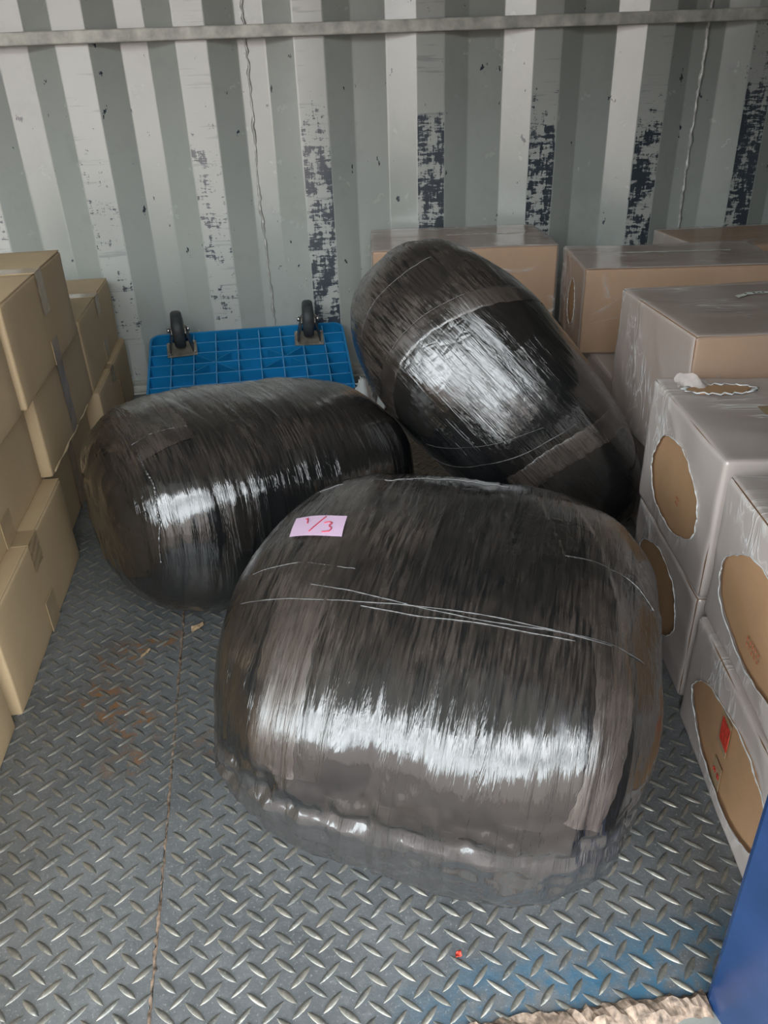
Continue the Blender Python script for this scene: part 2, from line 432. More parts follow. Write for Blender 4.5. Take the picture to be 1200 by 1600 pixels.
# the ones that show largest in the photograph: nearest to the camera and in the open
near = (bars[:, 0] > -.34) & (bars[:, 0] < .335)
d = np.where(near, bars[:, 1]+.15*np.abs(bars[:, 0]), 99)
order = np.argsort(d); ind, rest = order[:296], order[296:]
rb = random.Random(5)
for k in ind:
    x, y, a = bars[k]
    o = bpy.data.objects.new('tread_bar', bme); C.objects.link(o); o.parent = pL if x < seam_x(y) else pR
    o.location = (x+rb.uniform(-.0004, .0004), y+rb.uniform(-.0004, .0004), .0002); o.rotation_euler = (0, 0, a+rb.uniform(-.04, .04))
    s = rb.uniform(.94, 1.05); o.scale = (s, rb.uniform(.85, 1.15), rb.uniform(.8, 1.15))
for lft in (True, False):
    R = [k for k in rest if (bars[k, 0] < seam_x(bars[k, 1])) == lft]
    V = []; F = []; n = len(BV)
    for q, k in enumerate(R):
        x, y, a = bars[k]; a += rb.uniform(-.04, .04); c, s = cos(a), sin(a)
        P = BVn*np.array([rb.uniform(.94, 1.05), rb.uniform(.85, 1.15), rb.uniform(.8, 1.15)])
        V.append(np.stack([x+P[:, 0]*c-P[:, 1]*s, y+P[:, 0]*s+P[:, 1]*c, P[:, 2]+.0002], 1))
        F += [tuple(i+q*n for i in f) for f in BF]
    o = link('tread_bar', mesh(np.concatenate(V), F, True), pL if lft else pR, [BAR]); o['kind'] = 'stuff'
# seam weld
random.seed(8)
pts = [(seam_x(y)+random.uniform(-.0012, .0012), y, -.0006) for y in np.arange(.366, 2.2, .006)]
V, F = tube(pts, .0019, 5, .6); link('weld_bead', mesh(V, F, True), fl, [RUST])
# sill lip along the door opening
V, F = [], []
nx = 520; prof = [(.3655, -.004), (.365, .003), (.360, .005), (.353, .004), (.348, .001), (.345, -.004), (.343, -.012), (.340, -.014), (.336, -.011), (.325, -.013), (.300, -.014), (.296, -.03), (.294, -.12)]
xs = np.linspace(OPX0, .338, nx)
g = np.array([(x, y, z) for x in xs for (y, z) in prof])
dn = vnoise(g*np.array([60, 120, 0])+3)*.0022+vnoise(g*np.array([240, 300, 0]))*.0026
g[:, 1] += (.339-g[:, 0])*.04+.002
m_ = np.tile(np.array([.3, 1, 1, 1, 1, .8, .5, .6, .6, .4, .2, .2, .1]), nx)
g[:, 2] += dn*m_; g[:, 1] += dn[::-1]*m_*.9
n = len(prof)
for i in range(nx-1):
    for k in range(n-1): F.append((i*n+k, i*n+k+1, (i+1)*n+k+1, (i+1)*n+k))
struct('trim_3', g, F, RUST)

# ------------------------------------------------------------------ black wrapped bales
def eul(rx, ry, rz):
    cx, sx, cy, sy, cz, sz = cos(rx), sin(rx), cos(ry), sin(ry), cos(rz), sin(rz)
    return np.array([[cz, -sz, 0], [sz, cz, 0], [0, 0, 1]])@np.array([[cy, 0, sy], [0, 1, 0], [-sy, 0, cy]])@np.array([[1, 0, 0], [0, cx, -sx], [0, sx, cx]])
class Bale:
    def __init__(s, name, label, p, t, group, seed, NX=420, NT_=300):
        s.p = p; s.seed = seed; s.R = eul(*p[6:9]); s.t = np.array(t)
        s.root = thing(name, label, 'bale', (t[0], t[1], 0), 0, group)
        s.M = Matrix([[*s.R[i], 0] for i in range(3)]+[[0, 0, 0, 1]])
        # rings along x
        th = np.linspace(0, pi, NX); ph = np.linspace(0, 2*pi, NT_, endpoint=False)
        T, Ph = np.meshgrid(th, ph, indexing='ij')
        D = np.stack([np.cos(T), np.sin(T)*np.cos(Ph), np.sin(T)*np.sin(Ph)], -1).reshape(-1, 3)
        a, b, h = p[:3]
        # spread the rings evenly along the length
        D[:, 0] *= 1.0
        s.D = D; P = s.surf(D, 0)
        F = []
        for i in range(NX-1):
            for k in range(NT_):
                k2 = (k+1) % NT_
                F.append((i*NT_+k, (i+1)*NT_+k, (i+1)*NT_+k2, i*NT_+k2))
        me = mesh(P, F, True)
        end = np.clip((np.abs(P[:, 0])/a-.80)/.15, 0, 1); W = P@s.R.T+s.t
        low = np.clip(1-W[:, 2]/(.14 if seed == 1 else .10), 0, 1)
        cr = np.clip(np.maximum(end*.6, low*.9)+.35*(vnoise(P*9+seed) > .35)+.08, 0, 1)
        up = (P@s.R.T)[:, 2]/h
        dust_floorlit = np.clip((up-.55)/.3, 0, 1)*np.clip(.75+vnoise(P*np.array([14, 4, 4])+seed*3)*.7, 0, 1)
        dust_floorlit = np.maximum(dust_floorlit, low*.9)  # foot greyed as well: floor-lit tone of the hazy film, painted in
        if seed == 3: dust_floorlit = np.maximum(dust_floorlit*.4, np.clip((-.10-P[:, 0])/.05, 0, 1)*1.3)
        me.attributes.new('crumple', 'FLOAT', 'POINT').data.foreach_set('value', cr)
        me.attributes.new('dusty', 'FLOAT', 'POINT').data.foreach_set('value', dust_floorlit)
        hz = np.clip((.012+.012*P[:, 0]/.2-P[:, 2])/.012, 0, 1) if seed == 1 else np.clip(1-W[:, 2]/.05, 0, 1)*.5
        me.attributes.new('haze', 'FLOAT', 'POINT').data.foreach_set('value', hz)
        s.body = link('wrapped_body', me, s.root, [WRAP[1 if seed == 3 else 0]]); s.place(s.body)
    def place(s, o):
        m = s.M.copy(); m[2][3] = s.t[2]; o.matrix_local = m
    def surf(s, D, off=0.):
        p = s.p; a, b, h, n1, n2, tap = p[:6]; D = np.asarray(D, float)
        D = D/np.linalg.norm(D, axis=1)[:, None]
        r = ((np.abs(D[:, 1]/b)**n2+np.abs(D[:, 2]/h)**n2)**(n1/n2)+np.abs(D[:, 0]/a)**n1)**(-1/n1)
        P = D*r[:, None]; k = 1+tap*P[:, 0]/a; P = P*np.stack([np.ones(len(k)), k, k], 1)
        sd = s.seed*11.3
        lump = vnoise(P*7+sd)*.005+vnoise(P*16+sd)*.0022
        # overlapped film turns: ledges along x
        q = P[:, 0]/.052+.5*vnoise(P*5+sd)+.12*P[:, 1]/.1; led = (q-np.floor(q)); led = np.where(led > .93, (1-led)/.07, led/.93)*.0011
        side = 1-np.clip((np.abs(P[:, 0])/a-.8)/.15, 0, 1)
        f1, f2 = (np.array([95, 7, 7]), np.array([42, 5, 5])) if s.seed != 3 else (np.array([7, 7, 95]), np.array([5, 5, 42]))
        folds = (ridged(P*f1+sd)*.0006+ridged(P*f2+sd)*.0009)*(side if s.seed != 3 else 1)
        ef = ridged(np.stack([P[:, 0]*10, P[:, 1]*20+P[:, 2]*20, P[:, 2]*14-P[:, 1]*14], 1)+sd)*.0018*(1-side)
        if s.seed == 3: led = led*0
        if s.seed == 1:   # the last turns of film, gathered round the foot of the bale
            e = .004+.03*(P[:, 0]/a)**2*-1+.006*vnoise(P*18)+.012*np.clip(P[:, 0], -.2, .2)/.2
            q = np.clip((e-P[:, 2])/.005, 0, 1); led = led*(1-q)+q*(.006+.003*ridged(P*np.array([28, 30, 40]))+.0022*ridged(P@np.array([[60, 20, 0], [-20, 60, 10], [30, 0, 70]])))
            near = np.exp(-((P[:, 2]-e-.012)/.022)**2); led = led+near*ridged(P*np.array([30, 40, 70])+5)*.0045+near*.0025*ridged(P@np.array([[70, 30, 0], [-30, 70, 20], [40, 0, 90]]))
        return P*(1+(lump+led*side+folds+ef+off)/np.linalg.norm(P, axis=1))[:, None]
    def strand(s, pts, r=.0011, name='film_strand', jit=.35, mat=None, n=90):
        pts = np.array(pts); k = np.linspace(0, len(pts)-1, n)
        # smooth (Catmull-like) resample
        X = np.stack([np.interp(k, range(len(pts)), pts[:, i]) for i in range(3)], 1)
        ker = np.ones(9)/9
        Xp = np.pad(X, ((4, 4), (0, 0)), 'edge'); X = np.stack([np.convolve(Xp[:, i], ker, 'valid') for i in range(3)], 1)
        r = r*.6; Q = s.surf(X, r*.5+.0002)
        V, F = tube(Q, r, 5, jit)
        o = link(name, mesh(V, F, True), s.root, [mat or STRAND]); s.place(o); return o
G = 'bales wrapped in black stretch film'
random.seed(11)
b1 = Bale('wrapped_bale', 'largest black film-wrapped bale in front, with a pink paper slip on its top', [0.239, 0.264, 0.165, 3.185, 2.515, 0.023, -0.006, 0.087, -0.396], (.164, .705, .1713), G, 1)
b2 = Bale('wrapped_bale', 'black film-wrapped bale lying by the brown cartons on the left, its round end facing them', [0.268, 0.207, 0.161, 3.337, 2.541, -0.06, 0.017, 0.043, 0.371], (-.054, 1.22, .1612), G, 2)
b3 = Bale('wrapped_bale', 'black film-wrapped bale tilted up on end, leaning behind the other two bales', [0.324, 0.198, 0.16, 2.301, 2.851, -0.117, -0.509, 0.688, -0.699], (.404, 1.298, .251), G, 3)
b1.strand([[-0.2, -0.126, 0.106], [-0.144, -0.138, 0.136], [-0.078, -0.139, 0.148], [-0.017, -0.132, 0.152], [0.049, -0.13, 0.154], [0.109, -0.129, 0.15], [0.164, -0.117, 0.139], [0.204, -0.108, 0.114]], .0012)
b1.strand([[-0.13, -0.12, 0.145], [-0.075, -0.127, 0.151], [-0.011, -0.134, 0.152], [0.051, -0.137, 0.152], [0.115, -0.129, 0.15], [0.17, -0.118, 0.136]], .0012)
b1.strand([[-0.071, -0.142, 0.147], [-0.015, -0.144, 0.149], [0.039, -0.14, 0.151], [0.092, -0.138, 0.149], [0.134, -0.132, 0.145]], .0014)
b1.strand([[-0.185, 0.093, 0.128], [-0.108, 0.111, 0.151], [-0.031, 0.133, 0.152], [0.048, 0.138, 0.152]], .0011)
b1.strand([[0.115, -0.015, 0.161], [0.149, -0.005, 0.155], [0.185, -0.002, 0.14], [0.216, -0.018, 0.112]], .0012)
b1.strand([[-0.196, -0.091, 0.12], [-0.14, -0.09, 0.148], [-0.084, -0.097, 0.156]], .0009)
#b1.strand([[-0.19, -0.2, 0.0], [-0.138, -0.245, 0.002], [-0.089, -0.258, 0.011], [-0.033, -0.263, 0.006], [0.021, -0.264, 0.005], [0.083, -0.263, 0.01], [0.137, -0.252, 0.013], [0.181, -0.227, 0.016], [0.217, -0.178, 0.013]], .0016, jit=.8)
#b1.strand([[-0.109, -0.253, 0.028], [-0.071, -0.258, 0.038], [-0.028, -0.261, 0.034], [0.012, -0.262, 0.037], [0.048, -0.264, 0.023]], .0013, jit=.8)
b2.strand([[-0.21, -0.089, 0.132], [-0.207, -0.143, 0.105], [-0.214, -0.171, 0.058], [-0.22, -0.174, -0.002]], .0022, jit=.9)
b2.strand([[-0.214, -0.063, 0.135], [-0.184, -0.061, 0.148], [-0.128, -0.071, 0.157]], .001)
b3.strand([[-.01, -.09, -.155], [0.021, -0.112, -0.147], [0.075, -0.176, -0.085], [0.108, -0.183, -0.017], [0.123, -0.173, 0.065]], .0013)
b3.strand([[-0.168, -0.172, -0.09], [-0.18, -0.183, -0.045], [-0.171, -0.187, 0.02], [-0.139, -0.18, 0.088], [-0.105, -0.139, 0.137]], .0010)
b3.strand([[-0.239, -0.132, -0.095], [-0.258, -0.144, -0.041], [-0.255, -0.148, 0.018], [-0.239, -0.145, 0.077]], .0010)
b3.strand([[-.02, -.13, -.14], [0.014, -0.164, -0.116], [0.065, -0.189, -0.046], [0.095, -0.185, 0.022]], .0007)
def band(b, pts, wd, mat, name='film_band', n=120, off=.0009):
    """a smoother overlapped turn of film lying on the bale"""
    pts = np.array(pts); k = np.linspace(0, len(pts)-1, n)
    X = np.stack([np.interp(k, range(len(pts)), pts[:, i]) for i in range(3)], 1)
    ker = np.ones(15)/15; Xp = np.pad(X, ((7, 7), (0, 0)), 'edge'); X = np.stack([np.convolve(Xp[:, i], ker, 'valid') for i in range(3)], 1)
    T = np.gradient(X, axis=0); Nn = X/np.linalg.norm(X, axis=1)[:, None]; Sd = np.cross(T, Nn); Sd /= np.linalg.norm(Sd, axis=1)[:, None]
    m = 14; rows = []
    for j in range(m+1):
        u = j/m-.5; e = .0008*np.sin(np.arange(n)*.9+j)*(abs(u) > .45)
        rows.append(b.surf(X+Sd*(u*wd+e)[:, None], off if 0 < j < m else .0002))
    V = np.stack(rows, 1).reshape(-1, 3); F = [(i*(m+1)+j, (i+1)*(m+1)+j, (i+1)*(m+1)+j+1, i*(m+1)+j+1) for i in range(n-1) for j in range(m)]
    o = link(name, mesh(V, F, True), b.root, [mat]); b.place(o)
    me = o.data
    me.attributes.new('dusty', 'FLOAT', 'POINT').data.foreach_set('value', [.6]*len(V)); me.attributes.new('crumple', 'FLOAT', 'POINT').data.foreach_set('value', [.1]*len(V))
band(b3, [[-.09, -.1, -.15], [-0.150, -0.172, -0.09], [-0.160, -0.183, -0.045], [-0.151, -0.187, 0.02], [-0.119, -0.18, 0.088], [-0.085, -0.139, 0.137], [-.06, -.05, .16], [-.05, .08, .16]], .030, BANDM[1])
band(b3, [[.13, -.17, -.09], [0.145, -0.183, -0.017], [0.16, -0.173, 0.065], [.17, -.12, .13], [.17, .03, .15]], .036, BANDM[1])
band(b1, [[-.125, .15, .13], [-.125, 0, .165], [-.125, -.12, .15], [-.12, -.22, .09], [-.12, -.26, .02]], .050, BANDM[0])
band(b1, [[.175, .15, .13], [.175, 0, .165], [.175, -.12, .15], [.17, -.2, .09], [.165, -.25, .03]], .040, BANDM[0])
band(b2, [[-.17, .12, .12], [-.17, 0, .155], [-.165, -.06, .15], [-.16, -.10, .13]], .07, BANDM[0])
# pink slip with 1/3 on the front bale
Q4 = np.array([[-0.179, 0.002, 0.138], [-0.115, -0.004, 0.158], [-0.109, -0.052, 0.158], [-0.17, -0.048, 0.141]])
def onslip(u, v):  # u right, v down
    return (Q4[0]*(1-u)+Q4[1]*u)*(1-v)+(Q4[3]*(1-u)+Q4[2]*u)*v
nu, nv = 16, 12
g = b1.surf([onslip(i/nu, j/nv) for j in range(nv+1) for i in range(nu+1)], .0012)
# a slip is flat and stiff: smooth it
G3 = g.reshape(nv+1, nu+1, 3)
for _ in range(6):
    A = np.pad(G3, ((1, 1), (1, 1), (0, 0)), 'edge'); G3 = (A[1:-1, 1:-1]*2+A[:-2, 1:-1]+A[2:, 1:-1]+A[1:-1, :-2]+A[1:-1, 2:])/6
nrm = np.cross(G3[0, -1]-G3[0, 0], G3[0, 0]-G3[-1, 0]); nrm /= np.linalg.norm(nrm)
if nrm@G3[0, 0] < 0: nrm = -nrm
G3 = G3+nrm*.0016
F = [(j*(nu+1)+i, j*(nu+1)+i+1, (j+1)*(nu+1)+i+1, (j+1)*(nu+1)+i) for j in range(nv) for i in range(nu)]
slip = link('paper_slip', mesh(G3.reshape(-1, 3), F, True), b1.root, [PINK]); b1.place(slip); slip['label'] = 'pink paper slip marked 1/3 in red'
def slip_pt(u, v):
    x, y = u*nu, v*nv; i, j = min(int(x), nu-1), min(int(y), nv-1); a, b = x-i, y-j
    return (G3[j, i]*(1-a)+G3[j, i+1]*a)*(1-b)+(G3[j+1, i]*(1-a)+G3[j+1, i+1]*a)*b+nrm*.0005
V, F = [], []
for st in ([(.27, .22), (.31, .18), (.33, .42)], [(.62, .12), (.53, .40), (.40, .78)], [(.62, .42), (.70, .36), (.76, .42), (.70, .54), (.77, .62), (.74, .76), (.62, .80)]):
    k = np.linspace(0, len(st)-1, 14); P = [slip_pt(np.interp(q, range(len(st)), [a[0] for a in st]), np.interp(q, range(len(st)), [a[1] for a in st])) for q in k]
    v, f = tube(P, .0007, 5); m = len(V); V += v; F += [tuple(i+m for i in q) for q in f]
hw = link('handwriting', mesh(V, F, True), slip, [INK])

# ------------------------------------------------------------------ plain brown cartons (left)
def gridbox(sx, sy, sz, n=10, r=.004, hole=None, seed=0, amp=.003, op=None):
    """rounded box centred in x,y, base z=0; face grids; returns V,F,attr(face id per vertex)"""
    V, F, fid = [], [], []
    H = np.array([sx/2, sy/2, sz/2])
    def ticks(L):
        e = r/L
        return np.concatenate([[0, e*.5, e], np.linspace(e, 1-e, n+1)[1:-1], [1-e, 1-e*.5, 1]])
    for ax in range(3):
        u, v = [(1, 2), (2, 0), (0, 1)][ax]
        tu, tv = ticks(2*H[u]), ticks(2*H[v])
        for sg in (-1, 1):
            base = len(V); U, W = np.meshgrid(tu, tv, indexing='ij')
            P = np.zeros((U.size, 3)); P[:, ax] = sg*H[ax]; P[:, u] = (U.ravel()*2-1)*H[u]; P[:, v] = (W.ravel()*2-1)*H[v]
            V += list(P); fid += [(ax, sg)]*len(P); a, b = len(tu), len(tv)
            for i in range(a-1):
                for j in range(b-1):
                    q = (base+i*b+j, base+(i+1)*b+j, base+(i+1)*b+j+1, base+i*b+j+1)
                    F.append(q if sg > 0 else q[::-1])
    V = np.array(V)
    I = np.clip(V, -(H-r), H-r); D = V-I; L = np.linalg.norm(D, axis=1); L[L == 0] = 1
    V = I+D/L[:, None]*r
    # soft bulge and dents
    nrm = D/L[:, None]
    d_ = vnoise(V*8+seed*5.1)*amp*.6+vnoise(V*22+seed*3.3)*amp*.25
    cen = np.clip(1-np.max(np.abs(V/H)*np.array([1, 1, 1]), axis=1), 0, 1)
    V = V+nrm*d_[:, None]
    V[:, 2] += sz/2
    V[:, 2] = np.maximum(V[:, 2], 0)
    return V, F, fid
def merge(V, F, mat, at=None):
    me = mesh(V, F, True)
    for k, vals in (at or {}).items():
        me.attributes.new(k, 'FLOAT', 'POINT').data.foreach_set('value', vals)
    bm = bmesh.new(); bm.from_mesh(me); bmesh.ops.remove_doubles(bm, verts=bm.verts[:], dist=.00001); bm.to_mesh(me); bm.free()
    me.materials.append(mat); return me
def slab(parent, name, x0, x1, y0, y1, z0, z1, mat, n=8, bump=.0006):
    V, F = boxes([(x0, x1, y0, y1, z0, z1)]); me = mesh(V, F)
    bm = bmesh.new(); bm.from_mesh(me)
    bmesh.ops.bevel(bm, geom=bm.edges[:], offset=min(.001, (z1-z0)*.3, (x1-x0)*.3, (y1-y0)*.3), segments=1, affect='EDGES')
    bm.to_mesh(me); bm.free()
    return link(name, me, parent, [mat])
def carton(label, x, y, z, sx, sy, sz, rz, seed, seam='x', side_tape=1., tapepos=0, group='plain brown cartons stacked on the left', marks=False):
    """x = position of the face that looks to +x ; y = centre"""
    t = thing('cardboard_carton', label, 'box', (x-sx/2, y, z), rz, group)
    V, F, _ = gridbox(sx, sy, sz-.0035, 12, .004, seed=seed, amp=.0025)
    link('carton_body', merge(V, F, CARD), t)
    # two top flaps meeting in the middle, seam runs along x
    g_ = .0012
    V1, F1, _ = gridbox(sx-.004, sy/2-g_-.001, .003, 8, .0012, seed=seed+9, amp=.0005)
    for sg in (-1, 1):
        o = link('flap', merge(V1, F1, CARD), t); o.location = (0, sg*(sy/4+g_/2), sz-.0038+(0.0004 if sg > 0 else 0))
    tp = tapepos
    V, F = boxes([(-sx/2-.0006, sx/2+.0012, tp-.024, tp+.024, sz-.0010, sz+.0004)]); link('packing_tape', bevel(mesh(V, F), .0002, 1), t, [TAPE])
    if side_tape > 0:
        hh = sz*side_tape
        V, F = [], []; n = 14
        for i in range(n+1):
            zz = sz-.0005-hh*i/n
            for k, yy in enumerate(np.linspace(-.023, .023, 7)):
                V.append((sx/2+.0016+.0012*math.sin(i*1.3+k*.9+seed)*.5, tp+yy+.0015*sin(i*2.1+seed), zz))
        for i in range(n):
            for k in range(6): F.append((i*7+k, (i+1)*7+k, (i+1)*7+k+1, i*7+k+1))
        link('packing_tape', mesh(V, F, True), t, [TAPE])
    if side_tape < .9:
        V, F = box_vf(sx/2+.0008, sx/2+.0022, tp-.024, tp+.024, .0015, .05+.008*sin(seed)); link('packing_tape', bevel(mesh(V, F), .0002, 1), t, [TAPE])
    if marks:
        V, F = [], []
        rr = random.Random(seed)
        for i in range(9):
            yy = .03+.004*rr.random(); zz = .03+i*.011
            v, f = box_vf(sx/2+.0012, sx/2+.0026, yy+rr.uniform(-.006, 0), yy+rr.uniform(.004, .012), zz, zz+.004+rr.random()*.004)
            m = len(V); V += v; F += [tuple(a+m for a in q) for q in f]
        link('printed_marks', mesh(V, F), t, [FAINT])['kind'] = 'stuff'
    return t
HL = .1655
D2 = radians
carton('nearest floor-level brown carton at the lower left edge', -.402, .635, 0, .31, .445, HL, D2(.3), 1)
carton('brown carton on the floor in the lower left, taped twice on its long side', -.398, 1.095, 0, .31, .43, HL, D2(0), 2, side_tape=.3)
carton('crumpled floor-level brown carton wedged beside the round end of a bale', -.432, 1.53, 0, .28, .42, HL-.001, D2(1), 3, side_tape=1)
carton('farthest floor-level brown carton, near the corrugated wall, with faint printed marks', -.405, 1.985, 0, .31, .455, HL, D2(.5), 4, side_tape=.25, tapepos=-.03, marks=True)
carton('middle-layer brown carton nearest the camera, cut by the left edge', -.425, .628, HL+.0012, .31, .436, HL, D2(.2), 5)
carton('middle-layer brown carton above the twice-taped floor carton', -.424, 1.083, HL, .31, .435, HL, D2(.3), 6, side_tape=.35)
carton('middle-layer brown carton with one brown tape strip down its face', -.412, 1.53, HL, .31, .435, HL, D2(.3), 7, side_tape=1)
carton('topmost brown carton at the far end of the left stack, by the wall', -.418, 1.99, HL, .31, .455, HL, D2(.8), 8, side_tape=.3, tapepos=.02)
carton('top-layer brown carton cut by the left edge of the photo', -.392, .975, 2*HL, .31, .435, HL, D2(.3), 9, side_tape=.4)
carton('highest brown carton of the left stack, its top flaps in view', -.392, 1.435, 2*HL, .31, .46, HL, D2(.8), 10, side_tape=.45, tapepos=.02)
# a torn, crushed lower lip on the middle carton
t = [o for o in bpy.data.objects if o.get('label', '').startswith('middle-layer brown carton with one')][0]
pts = [(.1555+.0008*sin(k*.9), -.20+k*.012, .003+.0012*sin(k*.7)) for k in range(30)]
V, F = tube(pts, .0022, 6, .3); link('crushed_edge', mesh(V, F, True), t, [CARDE])

# ------------------------------------------------------------------ film-wrapped cartons (right)
def wrapped(label, cx, cy, z, sx, sy, sz, rz, seed, op, hole=None, tape=None, cols=None):
    """cx,cy = front-left corner; box extends +x,+y in its own frame. op = layers: dict face->opacity. hole=(u,v,a,b) on the -x face (u along y 0..1, v up 0..1)"""
    t = thing('wrapped_carton', label, 'box', (cx, cy, z), rz, 'film-wrapped cartons stacked on the right')
    V, F, _ = gridbox(sx-.008, sy-.008, sz-.005, 8, .004, seed=seed, amp=.002)
    V = V+np.array([sx/2, sy/2, .001]); link('carton_body', merge(V, F, CARDB), t)
    # flaps' seam on top
    V1, F1, _ = gridbox(sx-.014, (sy-.014)/2-.001, .003, 6, .0012, seed=seed+4, amp=.0004)
    for sg in (-1, 1):
        o = link('flap', merge(V1, F1, CARDB), t); o.location = (sx/2, sy/2+sg*(sy-.014)/4, sz-.0062)
    # film shell with the torn oval
    n = 44
    V, F, fid = gridbox(sx, sy, sz, n, .006, seed=seed+20, amp=.0028)
    V = V+np.array([sx/2, sy/2, 0])
    # wrinkles radiating from corners
    w_ = ridged(np.stack([V[:, 0]*7+V[:, 2]*6, V[:, 1]*14-V[:, 2]*12, V[:, 2]*8+V[:, 1]*5], 1)+seed)*.0013
    out_ = np.array([np.array([s if a == k else 0 for k in range(3)]) for a, s in fid])
    V = V+out_*np.clip(w_, -.0005, .003)[:, None]
    V[:, 2] = np.maximum(V[:, 2], .0002)
    rim = None
    if hole:
        u0, v0, a, b, tilt = hole
        is_l = np.array([f == (0, -1) for f in fid])
        U = (V[:, 1]/sy-u0)*sy; Wv = (V[:, 2]/sz-v0)*sz
        Ur = U*cos(tilt)+Wv*sin(tilt); Wr = -U*sin(tilt)+Wv*cos(tilt)
        ang = np.arctan2(Wr/b, Ur/a); jag = 1+.035*np.sin(ang*3+seed)+.018*np.sin(ang*7+seed*2)+.006*np.sin(ang*23)
        rad = np.sqrt((Ur/a)**2+(Wr/b)**2)/jag
        keep = []
        for q in F:
            if is_l[q[0]] and all(rad[i] < 1.0 for i in q): continue
            keep.append(q)
        # pull inner vertices out to the rim
        used = np.zeros(len(V), bool)
        for q in keep:
            for i in q: used[i] = True
        sel = is_l & used & (rad < 1.0)
        k = 1/np.maximum(rad, .05)
        nU = np.where(sel, Ur*k, Ur); nW = np.where(sel, Wr*k, Wr)
        V[:, 1] = np.where(sel, (nU*cos(tilt)-nW*sin(tilt))+u0*sy, V[:, 1]); V[:, 2] = np.where(sel, (nU*sin(tilt)+nW*cos(tilt))+v0*sz, V[:, 2])
        F = keep
        R = []
        for k in range(121):
            th = 2*pi*k/120; j = 1+.035*sin(th*3+seed)+.018*sin(th*7+seed*2)+.006*sin(th*23)
            x_, y_ = a*j*cos(th), b*j*sin(th)
            yy = x_*cos(tilt)-y_*sin(tilt)+u0*sy; zz = x_*sin(tilt)+y_*cos(tilt)+v0*sz
            R.append((-.0012-.0012*abs(sin(th*9+seed)), yy, max(.002, zz)))
        rim = R
    opv = []
    for (ax, sg), p in zip(fid, V):
        key = {(0, -1): 'l', (0, 1): 'r', (1, -1): 'f', (1, 1): 'b', (2, 1): 't', (2, -1): 'u'}[(ax, sg)]
        opv.append(op.get(key, .4))
    link('stretch_film', merge(V, F, FILM, {'op': opv}), t)
    if rim:
        Vt, Ft = tube(rim, .0008, 5, .6); link('torn_film_edge', mesh(Vt, Ft, True), t, [RIM])
    if tape:
        x0, x1, y0, y1, m = tape
        nn = 18; Vt = []; Ft = []
        for i in range(nn+1):
            for j in (0, 1):
                Vt.append((x0+(x1-x0)*i/nn, (y0 if j == 0 else y1)+.0015*sin(i*2.3+j*2+seed), sz+.0032+.0004*sin(i*1.7)))
        for i in range(nn): Ft.append((i*2, i*2+2, i*2+3, i*2+1))
        link('tape_or_glare_strip', mesh(Vt, Ft, True), t, [m])
    return t
O1 = {'t': .80, 'l': .86, 'f': .84, 'r': .6, 'b': .6, 'u': .4}
O2 = {'t': .62, 'l': .66, 'f': .16, 'r': .4, 'b': .4, 'u': .4}
r7 = wrapped('floor-level wrapped carton at lower right with a red sticker inside the torn oval', .424, .402, 0, .44, .318, .166, D2(-12.5), 1, O1, hole=(.50, .47, .122, .056, -.03))
r8 = wrapped('floor-level wrapped carton just behind the lowest red-stickered one, partly behind a bale', .508, .742, 0, .44, .29, .166, D2(-11), 2, O1, hole=(.52, .52, .10, .056, .0))
r6 = wrapped('wrapped carton on top of the red-stickered carton, cut by the right edge', .430, .402, .168, .44, .322, .190, D2(-12.5), 3, O1, hole=(.55, .45, .112, .060, .0))
r5 = wrapped('wrapped carton of the upper right layer with a ragged tear in its top film', .508, .742, .168, .44, .29, .194, D2(-10.5), 4, O1, hole=(.50, .45, .10, .062, .0), tape=(.10, .40, .135, .163, TAPE))
r9 = wrapped('low wrapped carton with a flat grey top, between the tilted bale and the covered stack', .632, 1.075, 0, .42, .30, .178, D2(-11), 5, O1)
r9b = wrapped('low wrapped carton behind the tilted bale, under the front edge of a larger one', .688, 1.425, 0, .42, .25, .212, D2(-9), 6, O1)
r10 = wrapped('low wrapped carton hidden beneath the middle back carton', .738, 1.69, 0, .42, .20, .212, D2(-10), 7, O1)
r4 = wrapped('wrapped carton in the right middle with a torn white tape strip on top', .622, 1.036, .18, .45, .325, .238, D2(-5), 8, {**O2, 't': .62, 'f': .25})
r2_ = wrapped('wide wrapped carton at centre right with a small oval tear at its left end', .681, 1.606, .214, .44, .275, .188, D2(-10.8), 9, {**O2, 'l': .5}, hole=(.42, .48, .04, .052, 0), tape=(.12, .36, .15, .158, WHITE))
r1_ = wrapped('tallest back-row wrapped carton, directly behind the tilted bale', .262, 1.93, 0, .462, .33, .408, D2(-8), 10, O2, tape=(.20, .36, .17, .176, WHITE))  # white strip on this top is a painted glare on the film
r3_ = wrapped('back-row wrapped carton in the far right corner', 1.115, 1.90, 0, .46, .30, .372, D2(-3), 11, {**O2, 't': .3})
